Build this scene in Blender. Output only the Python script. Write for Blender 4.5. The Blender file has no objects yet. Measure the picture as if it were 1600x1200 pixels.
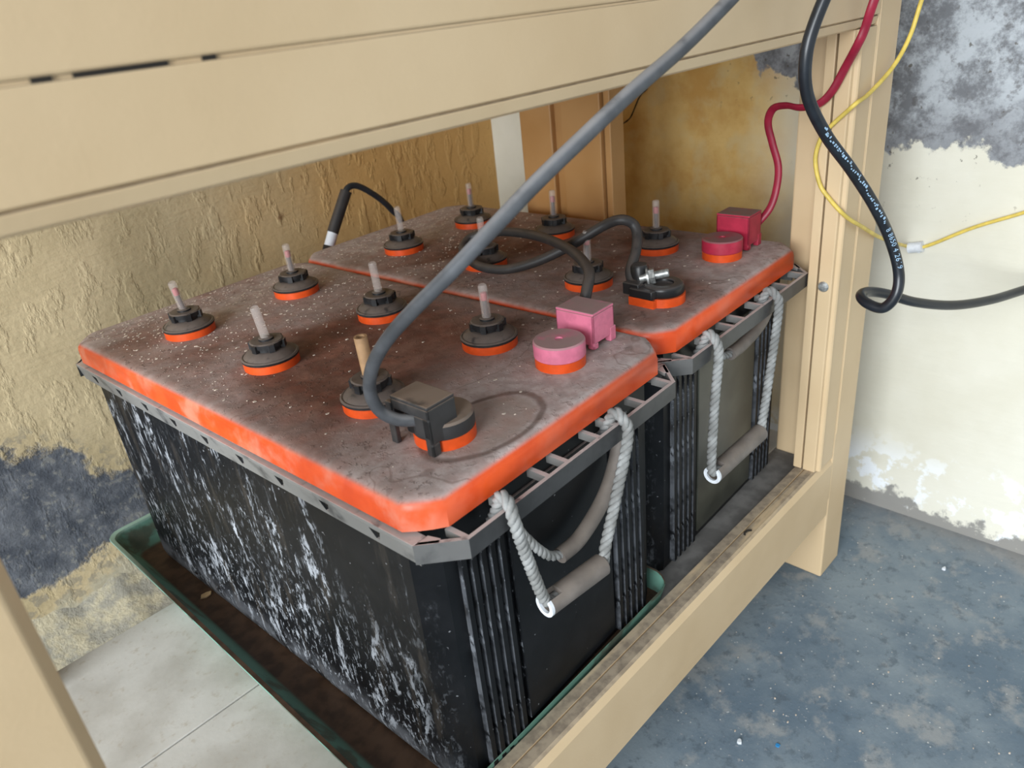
import bpy, math, random
from mathutils import Vector, Matrix
random.seed(7)
scene = bpy.context.scene
col = scene.collection

# ------------------------------------------------------------------ camera
cam_data = bpy.data.cameras.new('camera')
cam = bpy.data.objects.new('camera', cam_data)
col.objects.link(cam)
scene.camera = cam
Rr = Vector((0.684713, -0.721997, -0.099439))
Rd = Vector((-0.387500, -0.245093, -0.888692))
Rf = Vector((0.617261, 0.647032, -0.447592))
m = Matrix.Identity(4)
for i in range(3):
    m[i][0] = Rr[i]; m[i][1] = -Rd[i]; m[i][2] = -Rf[i]
m[0][3], m[1][3], m[2][3] = -0.7308, -0.2683, 0.6549
cam.matrix_world = m
cam_data.sensor_width = 36.0
cam_data.sensor_fit = 'HORIZONTAL'
cam_data.lens = 1189.37 / 1600 * 36.0
cam_data.clip_start = 0.01
cam_data.dof.use_dof = True
cam_data.dof.focus_distance = 0.60
cam_data.dof.aperture_fstop = 11.0

# ------------------------------------------------------------------ light
world = bpy.data.worlds.new('world'); scene.world = world
world.use_nodes = True
bg = world.node_tree.nodes['Background']
bg.inputs[0].default_value = (0.90, 0.96, 1.0, 1)
bg.inputs[1].default_value = 0.86

def area(name, loc, target, sx, sy, power, colour):
    l = bpy.data.lights.new(name, 'AREA'); l.shape = 'RECTANGLE'
    l.size = sx; l.size_y = sy; l.energy = power; l.color = colour
    o = bpy.data.objects.new(name, l); col.objects.link(o)
    o.location = loc
    d = Vector(target) - Vector(loc)
    o.rotation_euler = d.to_track_quat('-Z', 'Y').to_euler()
    return o
area('window_daylight', (-2.7, -0.45, 1.05), (-0.25, 0.15, 0.35), 1.7, 1.4, 128, (0.92, 0.97, 1.0))
area('doorway_daylight', (1.2, -3.0, 1.5), (0.1, 0.0, 0.2), 1.0, 2.0, 45, (0.90, 0.96, 1.0))

vs = scene.view_settings
scene.display_settings.display_device = 'sRGB'
vs.view_transform = 'Standard'; vs.look = 'None'
vs.exposure = -0.13; vs.gamma = 1.0
vs.use_curve_mapping = False

# ------------------------------------------------------------------ node helpers
def lin(*c):
    return tuple((v / 255 / 12.92) if v / 255 <= 0.04045 else ((v / 255 + 0.055) / 1.055) ** 2.4 for v in c)

class Mat:
    def __init__(s, name, rough=0.6, spec=0.4):
        s.m = bpy.data.materials.new(name); s.m.use_nodes = True
        s.t = s.m.node_tree; s.n = s.t.nodes; s.l = s.t.links
        s.b = s.n['Principled BSDF']
        s.b.inputs['Roughness'].default_value = rough
        s.b.inputs['Specular IOR Level'].default_value = spec
        s.tc = s.n.new('ShaderNodeTexCoord')
        s.obj = s.tc.outputs['Object']
    def set(s, sock, v):
        if hasattr(v, 'is_linked') or hasattr(v, 'links'):
            s.l.new(v, sock)
        elif isinstance(v, (tuple, list)):
            sock.default_value = tuple(v) + ((1,) if len(v) == 3 and len(sock.default_value) == 4 else ())
        else:
            sock.default_value = v
    def scale(s, sc, vec=None, loc=(0, 0, 0), rot=(0, 0, 0)):
        mp = s.n.new('ShaderNodeMapping'); s.set(mp.inputs[0], vec or s.obj)
        mp.inputs['Scale'].default_value = sc; mp.inputs['Location'].default_value = loc
        mp.inputs['Rotation'].default_value = rot
        return mp.outputs[0]
    def noise(s, sc, detail=4, rough=0.55, vec=None, dist=0.0):
        n = s.n.new('ShaderNodeTexNoise'); s.set(n.inputs['Vector'], vec or s.obj)
        n.inputs['Scale'].default_value = sc; n.inputs['Detail'].default_value = detail
        n.inputs['Roughness'].default_value = rough; n.inputs['Distortion'].default_value = dist
        return n.outputs['Fac']
    def voro(s, sc, vec=None, feature='F1', out='Distance', rnd=1.0):
        n = s.n.new('ShaderNodeTexVoronoi'); n.feature = feature
        s.set(n.inputs['Vector'], vec or s.obj); n.inputs['Scale'].default_value = sc
        n.inputs['Randomness'].default_value = rnd
        return n.outputs[out]
    def math(s, op, a, b=0.0, c=None, clamp=False):
        n = s.n.new('ShaderNodeMath'); n.operation = op; n.use_clamp = clamp
        s.set(n.inputs[0], a); s.set(n.inputs[1], b)
        if c is not None: s.set(n.inputs[2], c)
        return n.outputs[0]
    def step(s, f, lo, hi):            # smooth 0..1 between lo and hi
        n = s.n.new('ShaderNodeMapRange'); n.interpolation_type = 'SMOOTHSTEP'
        s.set(n.inputs[0], f); n.inputs[1].default_value = lo; n.inputs[2].default_value = hi
        n.inputs[3].default_value = 0; n.inputs[4].default_value = 1
        return n.outputs[0]
    def mix(s, f, a, b):
        n = s.n.new('ShaderNodeMix'); n.data_type = 'RGBA'
        s.set(n.inputs[0], f); s.set(n.inputs[6], a); s.set(n.inputs[7], b)
        return n.outputs[2]
    def xyz(s, vec=None):
        n = s.n.new('ShaderNodeSeparateXYZ'); s.set(n.inputs[0], vec or s.obj)
        return n.outputs
    def nrm(s):
        return s.xyz(s.n.new('ShaderNodeNewGeometry').outputs['Normal'])
    def bump(s, h, strength=0.3, dist=0.002):
        n = s.n.new('ShaderNodeBump'); n.inputs['Strength'].default_value = strength
        n.inputs['Distance'].default_value = dist; s.set(n.inputs['Height'], h)
        s.l.new(n.outputs[0], s.b.inputs['Normal'])
    def colour(s, c): s.set(s.b.inputs['Base Color'], c)
    def rough(s, r): s.set(s.b.inputs['Roughness'], r)

DUST = (0.30, 0.255, 0.235)

def plain(name, c, rough=0.5, spec=0.4, metal=0.0, var=0.12, sc=90, dust=0.0, dcol=DUST):
    M = Mat(name, rough, spec)
    n = M.noise(sc, 3)
    base = M.mix(M.step(n, 0.35, 0.7), tuple(v * (1 - var) for v in c), tuple(min(1, v * (1 + var)) for v in c))
    if dust > 0:
        nz = M.nrm()[2]
        dm = M.math('MULTIPLY', M.step(nz, 0.3, 0.8), dust)
        dm = M.math('MULTIPLY', dm, M.step(M.noise(60, 5), 0.2, 0.5))
        dm = M.math('ADD', dm, M.math('MULTIPLY', M.step(M.noise(45, 4), 0.5, 0.85), dust * 0.25), clamp=True)
        base = M.mix(dm, base, dcol)
    M.colour(base)
    M.b.inputs['Metallic'].default_value = metal
    return M.m

# ------------------------------------------------------------------ materials
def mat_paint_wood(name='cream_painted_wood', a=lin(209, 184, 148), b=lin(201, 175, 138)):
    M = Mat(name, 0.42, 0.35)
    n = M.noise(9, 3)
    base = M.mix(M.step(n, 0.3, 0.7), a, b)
    fine = M.noise(420, 2)
    x, y, z = M.nrm()
    up = M.step(z, 0.6, 0.95)
    g = M.noise(28, 5, vec=M.scale((0.4, 2.5, 1)))
    dustc = M.mix(M.step(M.noise(120, 4), 0.35, 0.7), (0.36, 0.29, 0.21), (0.22, 0.175, 0.13))
    dm = M.math('MULTIPLY', up, M.step(g, 0.22, 0.52))
    base = M.mix(dm, base, dustc)
    sc = M.step(M.noise(140, 3, vec=M.scale((1, 1, 0.6))), 0.74, 0.8)
    base = M.mix(M.math('MULTIPLY', sc, 0.35), base, (0.30, 0.22, 0.14))
    M.colour(base)
    M.rough(M.math('ADD', M.math('MULTIPLY', dm, 0.4), 0.42))
    M.bump(M.math('ADD', M.math('MULTIPLY', fine, 0.25), M.noise(35, 4)), 0.12, 0.002)
    return M.m

def mat_plank():
    M = Mat('pale_dusty_plank', 0.8, 0.2)
    n = M.noise(12, 6)
    base = M.mix(M.step(n, 0.35, 0.65), lin(166, 162, 154), lin(190, 188, 182))
    f = M.noise(160, 4)
    base = M.mix(M.math('MULTIPLY', M.step(f, 0.55, 0.8), 0.5), base, lin(150, 134, 112))
    M.colour(base); M.bump(f, 0.15, 0.001)
    return M.m

def mat_floor():
    M = Mat('dark_cement_floor', 0.72, 0.35)
    n = M.noise(7, 6, 0.62)
    base = M.mix(M.step(n, 0.36, 0.66), lin(96, 112, 126), lin(130, 142, 150))
    n2 = M.noise(16, 7, 0.68, vec=M.scale((1, 1, 1), loc=(3, 1, 0)))
    base = M.mix(M.math('MULTIPLY', M.step(n2, 0.52, 0.64), 0.75), base, lin(150, 152, 152))
    n3 = M.noise(60, 6, 0.7)
    base = M.mix(M.math('MULTIPLY', M.step(n3, 0.52, 0.66), 0.6), base, lin(80, 91, 101))
    n4 = M.noise(230, 3, 0.6)
    base = M.mix(M.math('MULTIPLY', M.step(n4, 0.62, 0.72), 0.8), base, lin(150, 152, 155))
    sp = M.voro(95)
    base = M.mix(M.step(sp, 0.10, 0.05), base, lin(190, 192, 192))
    x, y, z = M.xyz()
    nearw = M.step(M.math('ADD', x, M.math('MULTIPLY', M.math('SUBTRACT', M.noise(14, 5), 0.5), 0.14)), 0.11, 0.19)
    base = M.mix(M.math('MULTIPLY', nearw, 0.6), base, lin(138, 134, 130))
    M.colour(base)
    M.bump(M.math('ADD', n3, M.math('MULTIPLY', n4, 0.5)), 0.35, 0.0015)
    return M.m

def mat_wall_back():
    M = Mat('flaking_ochre_plaster', 0.85, 0.25)
    x, y, z = M.xyz()
    n = M.noise(10, 5)
    base = M.mix(M.step(n, 0.3, 0.7), lin(180, 163, 128), lin(200, 182, 146))
    # warmer towards the corner where the paint is thick and runny
    warm = M.step(M.math('ADD', x, M.math('MULTIPLY', M.noise(6, 3), 0.25)), -0.25, 0.08)
    base = M.mix(warm, base, lin(206, 164, 104))
    spots = M.step(M.noise(26, 4, vec=M.scale((1, 1, 0.6))), 0.70, 0.76)
    base = M.mix(M.math('MULTIPLY', spots, 0.7), base, lin(120, 80, 46))
    # damp bare band
    wob = M.math('MULTIPLY', M.math('SUBTRACT', M.noise(13, 7, 0.65), 0.5), 0.16)
    zz = M.math('ADD', z, wob)
    upper = M.math('ADD', M.math('MULTIPLY', M.math('SUBTRACT', -0.50, x), 0.62), 0.185)
    d = M.math('SUBTRACT', upper, zz)
    damp = M.math('MULTIPLY', M.step(d, -0.006, 0.008), M.step(M.math('ADD', z, M.math('MULTIPLY', wob, 0.8)), 0.083, 0.093))
    dc = M.mix(M.step(M.noise(30, 6, 0.65), 0.35, 0.65), lin(74, 78, 86), lin(108, 111, 117))
    fr = M.step(M.noise(120, 4, 0.6), 0.56, 0.66)
    dc = M.mix(M.math('MULTIPLY', fr, 0.5), dc, lin(142, 140, 132))
    edge = M.math('MULTIPLY', M.step(d, -0.05, 0.0), M.step(M.noise(75, 5, 0.65), 0.5, 0.58))
    base = M.mix(M.math('MULTIPLY', edge, 0.55), base, lin(120, 118, 112))
    base = M.mix(damp, base, dc)
    low = M.step(M.math('ADD', z, wob), 0.06, 0.04)
    base = M.mix(low, base, lin(180, 172, 150))
    M.colour(base)
    drip = M.noise(38, 6, 0.6, vec=M.scale((1.4, 1, 0.55)))
    lump = M.math('MULTIPLY', M.step(drip, 0.50, 0.62), M.math('ADD', M.math('MULTIPLY', warm, 0.9), 0.25))
    h = M.math('ADD', lump, M.math('MULTIPLY', M.noise(150, 4), 0.35))
    h = M.math('ADD', h, M.math('MULTIPLY', M.noise(60, 3, vec=M.scale((0.25, 1, 3.0))), 0.35))
    h = M.math('SUBTRACT', h, M.math('MULTIPLY', damp, 1.0))
    h = M.math('ADD', h, M.math('MULTIPLY', M.math('MULTIPLY', damp, M.noise(90, 6, 0.7)), 0.9))
    M.bump(h, 0.55, 0.004)
    return M.m

def mat_wall_right():
    M = Mat('flaking_cream_plaster', 0.85, 0.25)
    x, y, z = M.xyz()
    n = M.noise(8, 5)
    base = M.mix(M.step(n, 0.3, 0.7), lin(208, 204, 188), lin(218, 215, 202))
    # yellow staining behind the rack, deepened to ochre by painted shade and warm bounce
    och = M.step(M.math('ADD', y, M.math('MULTIPLY', M.math('SUBTRACT', M.noise(9, 5), 0.5), 0.10)), 0.09, 0.22)
    och = M.math('MULTIPLY', och, M.step(y, 0.60, 0.585))
    oc = M.mix(M.step(M.noise(16, 6, 0.6), 0.35, 0.68), lin(214, 182, 118), lin(192, 150, 84))
    oc = M.mix(M.math('MULTIPLY', M.step(M.noise(26, 6), 0.5, 0.7), 0.6), oc, lin(200, 180, 134))
    base = M.mix(och, base, oc)
    # bare grey damp patch above
    wob = M.math('MULTIPLY', M.math('SUBTRACT', M.noise(17, 7, 0.65), 0.5), 0.11)
    lim = M.math('ADD', M.math('MULTIPLY', M.math('MAXIMUM', M.math('SUBTRACT', y, 0.05), 0.0), 0.62), 0.468)
    d = M.math('SUBTRACT', M.math('ADD', z, wob), lim)
    grey = M.step(d, -0.003, 0.004)
    gc = M.mix(M.step(M.noise(26, 10, 0.76), 0.40, 0.60), lin(112, 114, 118), lin(176, 181, 186))
    gc = M.mix(M.math('MULTIPLY', M.step(M.noise(80, 5, 0.6), 0.56, 0.68), 0.7), gc, lin(92, 90, 90))
    gc = M.mix(M.step(M.math('ADD', d, M.math('MULTIPLY', M.noise(40, 5), 0.05)), 0.10, 0.02), gc, M.mix(0.6, gc, lin(104, 104, 108)))
    base = M.mix(grey, base, gc)
    specks = M.math('MULTIPLY', M.step(d, -0.10, -0.01), M.step(M.noise(95, 4, 0.6), 0.66, 0.71))
    base = M.mix(M.math('MULTIPLY', specks, 0.8), base, lin(88, 82, 74))
    # white lime bloom and bare cement near the floor
    bl = M.math('MULTIPLY', M.step(M.noise(24, 6, 0.6), 0.50, 0.56), M.step(z, 0.125, 0.05))
    base = M.mix(bl, base, lin(232, 236, 240))
    ce = M.step(M.math('ADD', z, M.math('MULTIPLY', M.math('SUBTRACT', M.noise(30, 6, 0.65), 0.5), 0.10)), 0.024, 0.014)
    base = M.mix(ce, base, lin(140, 138, 134))
    # hairline cracks
    cr = M.voro(5.0, vec=M.scale((1, 1, 1), loc=(0.3, 0.1, 0.2)), feature='DISTANCE_TO_EDGE')
    cr2 = M.math('ADD', cr, M.math('MULTIPLY', M.math('SUBTRACT', M.noise(50, 4), 0.5), 0.05))
    crack = M.math('MULTIPLY', M.step(M.math('ABSOLUTE', cr2), 0.006, 0.0015), M.step(M.noise(6, 2), 0.5, 0.6))
    base = M.mix(M.math('MULTIPLY', crack, 0.0), base, lin(120, 106, 86))
    M.colour(base)
    h = M.math('ADD', M.math('MULTIPLY', M.noise(55, 5), 0.6), M.math('MULTIPLY', M.noise(40, 3, vec=M.scale((1, 0.3, 2.5))), 0.4))
    h = M.math('SUBTRACT', h, M.math('MULTIPLY', grey, 0.8))
    M.bump(h, 0.4, 0.003)
    return M.m

def mat_lid(name, seed, stain):
    M = Mat(name, 0.55, 0.4)
    x, y, z = M.xyz()
    nx, ny, nz = M.nrm()
    off = M.scale((1, 1, 1), loc=(seed, seed * 0.7, 0))
    orange = M.mix(M.step(M.noise(40, 4, vec=off), 0.35, 0.7), lin(222, 84, 34), lin(208, 72, 26))
    pink = lin(214, 136, 112)
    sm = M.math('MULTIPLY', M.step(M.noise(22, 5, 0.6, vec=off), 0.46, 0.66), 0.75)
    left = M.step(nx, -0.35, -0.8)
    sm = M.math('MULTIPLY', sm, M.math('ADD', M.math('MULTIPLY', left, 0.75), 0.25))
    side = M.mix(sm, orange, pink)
    # dust lying on the top; its darker middle has the apron's shade painted in
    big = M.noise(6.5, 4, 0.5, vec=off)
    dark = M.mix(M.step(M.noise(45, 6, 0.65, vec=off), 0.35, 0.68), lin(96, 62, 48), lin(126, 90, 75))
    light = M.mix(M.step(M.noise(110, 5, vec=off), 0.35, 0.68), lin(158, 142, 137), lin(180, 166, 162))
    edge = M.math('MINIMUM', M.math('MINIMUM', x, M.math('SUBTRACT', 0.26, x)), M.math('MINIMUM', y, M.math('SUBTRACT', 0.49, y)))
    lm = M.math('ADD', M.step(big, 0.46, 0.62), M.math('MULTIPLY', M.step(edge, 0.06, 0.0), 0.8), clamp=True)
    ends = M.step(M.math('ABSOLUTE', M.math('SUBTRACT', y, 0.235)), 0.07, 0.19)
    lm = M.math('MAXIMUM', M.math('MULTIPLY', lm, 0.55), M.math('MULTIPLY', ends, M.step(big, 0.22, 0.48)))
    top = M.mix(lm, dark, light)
    crumbs = M.math('MULTIPLY', M.step(M.noise(170, 4, 0.65, vec=off), 0.55, 0.66), 0.55)
    top = M.mix(M.math('MULTIPLY', crumbs, M.step(M.noise(9, 3, vec=off), 0.45, 0.6)), top, lin(78, 62, 54))
    # tide lines left by dried spills
    tn = M.noise(8.5, 3, 0.5, vec=M.scale((1, 1, 1), loc=(seed * 1.3 + 4, 2, 0)))
    tl = M.step(M.math('ABSOLUTE', M.math('SUBTRACT', tn, 0.56)), 0.005, 0.001)
    top = M.mix(M.math('MULTIPLY', tl, 0.35), top, lin(92, 66, 54))
    if stain:
        wv = M.math('MULTIPLY', M.math('SUBTRACT', M.noise(38, 3), 0.5), 0.012)
        ex = M.math('DIVIDE', M.math('SUBTRACT', x, 0.090), 0.047)
        ey = M.math('DIVIDE', M.math('SUBTRACT', y, 0.036), 0.029)
        rr = M.math('SQRT', M.math('ADD', M.math('MULTIPLY', ex, ex), M.math('MULTIPLY', ey, ey)))
        rr = M.math('ADD', rr, M.math('MULTIPLY', wv, 14))
        ring = M.step(M.math('ABSOLUTE', M.math('SUBTRACT', rr, 1.0)), 0.10, 0.02)
        inside = M.step(rr, 1.0, 0.8)
        top = M.mix(M.math('MULTIPLY', inside, 0.7), top, lin(150, 132, 122))
        top = M.mix(M.math('MULTIPLY', ring, 0.7), top, lin(88, 68, 58))
    wet = M.math('MULTIPLY', M.step(nz, 0.45, 0.92), M.math('ADD', 0.86, M.math('MULTIPLY', M.noise(60, 4, vec=off), 0.25)), clamp=True)
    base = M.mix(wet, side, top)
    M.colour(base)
    M.rough(M.math('ADD', 0.36, M.math('MULTIPLY', wet, 0.5)))
    h = M.math('ADD', M.math('MULTIPLY', M.noise(190, 5, 0.65), 0.6), M.math('MULTIPLY', crumbs, 0.8))
    M.bump(M.math('MULTIPLY', h, wet), 0.5, 0.0012)
    return M.m

def mat_container():
    M = Mat('black_case_plastic', 0.32, 0.22)
    x, y, z = M.xyz()
    nx, ny, nz = M.nrm()
    base = M.mix(M.step(M.noise(35, 4), 0.35, 0.7), (0.004, 0.0045, 0.0055), (0.008, 0.0085, 0.010))
    longside = M.step(M.math('ABSOLUTE', nx), 0.6, 0.85)
    # dried acid and lime trickles on the long sides
    st = M.noise(26, 7, 0.68, vec=M.scale((1, 2.2, 0.7), rot=(0.25, 0, 0)), dist=0.4)
    fine = M.noise(140, 5, 0.7, vec=M.scale((1, 1.6, 0.7), rot=(-0.25, 0, 0)), dist=0.6)
    reg = M.math('MAXIMUM', M.step(M.noise(7, 3, vec=M.scale((1, 1.2, 0.5))), 0.40, 0.56), M.math('MULTIPLY', M.step(M.math('ABSOLUTE', M.math('SUBTRACT', y, 0.28)), 0.15, 0.06), M.step(M.noise(12, 3), 0.36, 0.5)))
    lowm = M.step(M.math('ADD', z, M.math('MULTIPLY', M.noise(12, 3), 0.10)), 0.40, 0.20)
    s1 = M.math('MULTIPLY', M.step(st, 0.53, 0.61), M.step(fine, 0.44, 0.55))
    s2 = M.math('MULTIPLY', M.step(fine, 0.55, 0.62), M.math('ADD', M.math('MULTIPLY', lowm, 0.85), 0.06))
    wh = M.math('MAXIMUM', M.math('MULTIPLY', s1, reg), M.math('MULTIPLY', s2, reg))
    brn = M.math('MULTIPLY', M.step(M.noise(26, 5, vec=M.scale((1, 2.4, 0.4), loc=(0, 3, 1))), 0.54, 0.68), 0.55)
    dirty = M.mix(brn, base, (0.055, 0.046, 0.038))
    scr = M.voro(24, vec=M.scale((1, 1.8, 0.8), rot=(0.6, 0, 0)), feature='DISTANCE_TO_EDGE')
    sc = M.math('MULTIPLY', M.step(scr, 0.012, 0.004), M.step(M.noise(15, 3), 0.54, 0.60))
    wh = M.math('MAXIMUM', wh, M.math('MULTIPLY', sc, 0.0))
    wh = M.math('MULTIPLY', wh, 0.85)
    dirty = M.mix(wh, dirty, (0.46, 0.49, 0.54))
    bottom = M.math('MULTIPLY', M.step(z, 0.20, 0.165), M.step(M.noise(40, 4), 0.35, 0.6))
    dirty = M.mix(M.math('MULTIPLY', bottom, 0.65), dirty, (0.16, 0.17, 0.19))
    base = M.mix(longside, base, dirty)
    sp = M.step(M.noise(210, 2, 0.5), 0.72, 0.76)
    base = M.mix(M.math('MULTIPLY', sp, 0.5), base, (0.35, 0.36, 0.38))
    up = M.step(nz, 0.5, 0.9)
    base = M.mix(M.math('MULTIPLY', up, 0.8), base, DUST)
    M.colour(base)
    M.rough(M.math('ADD', 0.30, M.math('MULTIPLY', M.noise(18, 4), 0.22)))
    M.bump(M.noise(80, 4), 0.08, 0.001)
    return M.m

def mat_rim():
    M = Mat('dusty_black_rim', 0.42, 0.4)
    nx, ny, nz = M.nrm()
    base = M.mix(M.step(M.noise(50, 4), 0.35, 0.7), (0.014, 0.015, 0.018), (0.035, 0.036, 0.04))
    d2 = M.math('MULTIPLY', M.step(M.noise(40, 5), 0.22, 0.50), M.math('ADD', 0.12, M.math('MULTIPLY', M.step(nx, -0.5, -0.9), 0.8)))
    base = M.mix(d2, base, (0.23, 0.225, 0.215))
    up = M.math('MULTIPLY', M.step(nz, 0.5, 0.9), M.step(M.noise(90, 4), 0.2, 0.42))
    base = M.mix(up, base, M.mix(M.noise(130, 3), (0.56, 0.50, 0.48), (0.40, 0.355, 0.34)))
    M.colour(base)
    return M.m

def mat_cap():
    M = Mat('dusty_black_cap', 0.45, 0.4)
    nx, ny, nz = M.nrm()
    base = M.mix(M.step(M.noise(70, 3), 0.4, 0.7), (0.010, 0.010, 0.011), (0.03, 0.03, 0.032))
    up = M.math('MULTIPLY', M.step(nz, 0.35, 0.75), M.step(M.noise(120, 4), 0.22, 0.46))
    base = M.mix(up, base, M.mix(M.noise(160, 3), (0.150, 0.118, 0.102), (0.085, 0.068, 0.060)))
    M.colour(base)
    return M.m

def mat_clear():
    M = Mat('cloudy_clear_plastic', 0.25, 0.5)
    M.colour(M.mix(M.noise(120, 3), (0.62, 0.52, 0.47), (0.80, 0.74, 0.70)))
    M.b.inputs['Alpha'].default_value = 0.26
    return M.m

def mat_rope():
    M = Mat('grey_twisted_rope', 0.8, 0.2)
    n = M.noise(60, 4)
    M.colour(M.mix(M.step(n, 0.35, 0.65), lin(122, 122, 120), lin(160, 161, 160)))
    M.bump(M.noise(700, 2), 0.3, 0.0006)
    return M.m

def mat_tray():
    M = Mat('green_tray_plastic', 0.5, 0.4)
    nx, ny, nz = M.nrm(); x, y, z = M.xyz()
    base = M.mix(M.noise(40, 4), lin(112, 158, 142), lin(92, 132, 118))
    soil = M.mix(M.step(M.noise(70, 5), 0.35, 0.65), lin(62, 46, 36), lin(84, 64, 50))
    dm = M.math('MAXIMUM', M.step(nz, 0.6, 0.95), M.math('MULTIPLY', M.step(M.noise(26, 4), 0.5, 0.62), 0.7))
    dm = M.math('MULTIPLY', dm, M.step(z, 0.031, 0.027))
    base = M.mix(M.step(z, 0.0270, 0.0296), base, lin(150, 182, 168))
    M.colour(M.mix(dm, base, soil)); return M.m

WOOD = mat_paint_wood(); WOODWARM = mat_paint_wood('warm_bounce_wood', lin(190, 146, 96), lin(178, 132, 80)); PLANK = mat_plank(); FLOOR = mat_floor()  # back-leg wood: browner copy of the cream paint, warm bounce light in its colour
WALLB = mat_wall_back(); WALLR = mat_wall_right()
CASE = mat_container(); RIM = mat_rim(); CAP = mat_cap(); CLEAR = mat_clear(); ROPE = mat_rope(); TRAY = mat_tray()
ORANGE = plain('orange_plastic', lin(214, 78, 26), 0.4, dust=0.25, dcol=lin(190, 130, 105))
PINK = plain('faded_pink_plastic', lin(206, 112, 138), 0.5, dust=0.85, dcol=lin(150, 134, 128))
CRIMSON = plain('crimson_plastic', lin(172, 40, 66), 0.45, dust=0.85, dcol=lin(118, 104, 102))
BLACKPL = plain('dusty_black_plastic', (0.035, 0.034, 0.035), 0.5, dust=0.9, dcol=lin(142, 124, 110))
LEAD = plain('oily_black_clamp', (0.012, 0.012, 0.013), 0.35, dust=0.2)
ZINC = plain('zinc_bolt', (0.45, 0.46, 0.45), 0.4, metal=0.7, var=0.3, sc=300)
STEM = plain('dark_float_stem', (0.05, 0.03, 0.035), 0.5)
REDTIP = plain('red_float_tip', lin(176, 70, 78), 0.5)
OLDTUBE = plain('yellowed_tube', lin(176, 140, 104), 0.5)
GRIP = plain('grey_grip_tube', lin(116, 108, 102), 0.6, var=0.2, sc=50, dust=0.35, dcol=lin(130, 118, 106))
WHITE = plain('white_plastic', lin(214, 218, 224), 0.45)
CABLE = plain('dusty_grey_cable', lin(76, 78, 82), 0.6, var=0.2, sc=60, dust=0.65, dcol=lin(132, 130, 130))
CABLEB = plain('black_rubber_cable', lin(30, 34, 40), 0.32, spec=0.5, var=0.2)
CABLEJ = plain('dusty_black_cable', lin(44, 42, 42), 0.5, dust=0.4, dcol=lin(104, 92, 84))
YELLOWM = plain('yellow_wire', lin(214, 188, 90), 0.45)
REDM = plain('red_wire', lin(146, 30, 54), 0.4)
PRINTM = plain('pale_blue_print', lin(150, 180, 205), 0.6)
GREYPLANK = plain('grey_dusty_plank', lin(112, 110, 108), 0.85, spec=0.2, var=0.2, sc=60)
GAPM = plain('dark_gap', (0.02, 0.016, 0.012), 0.9)
FLAKE = plain('pale_flake', lin(200, 186, 172), 0.8, var=0.25, sc=200)
CHIPM = plain('tan_chip', lin(186, 160, 124), 0.8)
BLUECHIP = plain('blue_chip', lin(40, 130, 190), 0.6)
PANELB = plain('olive_reflection_panel', (0.045, 0.046, 0.037), 0.3, spec=0.4, var=0.3, sc=25)  # olive tint paints a reflection into the end panel's colour

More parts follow.
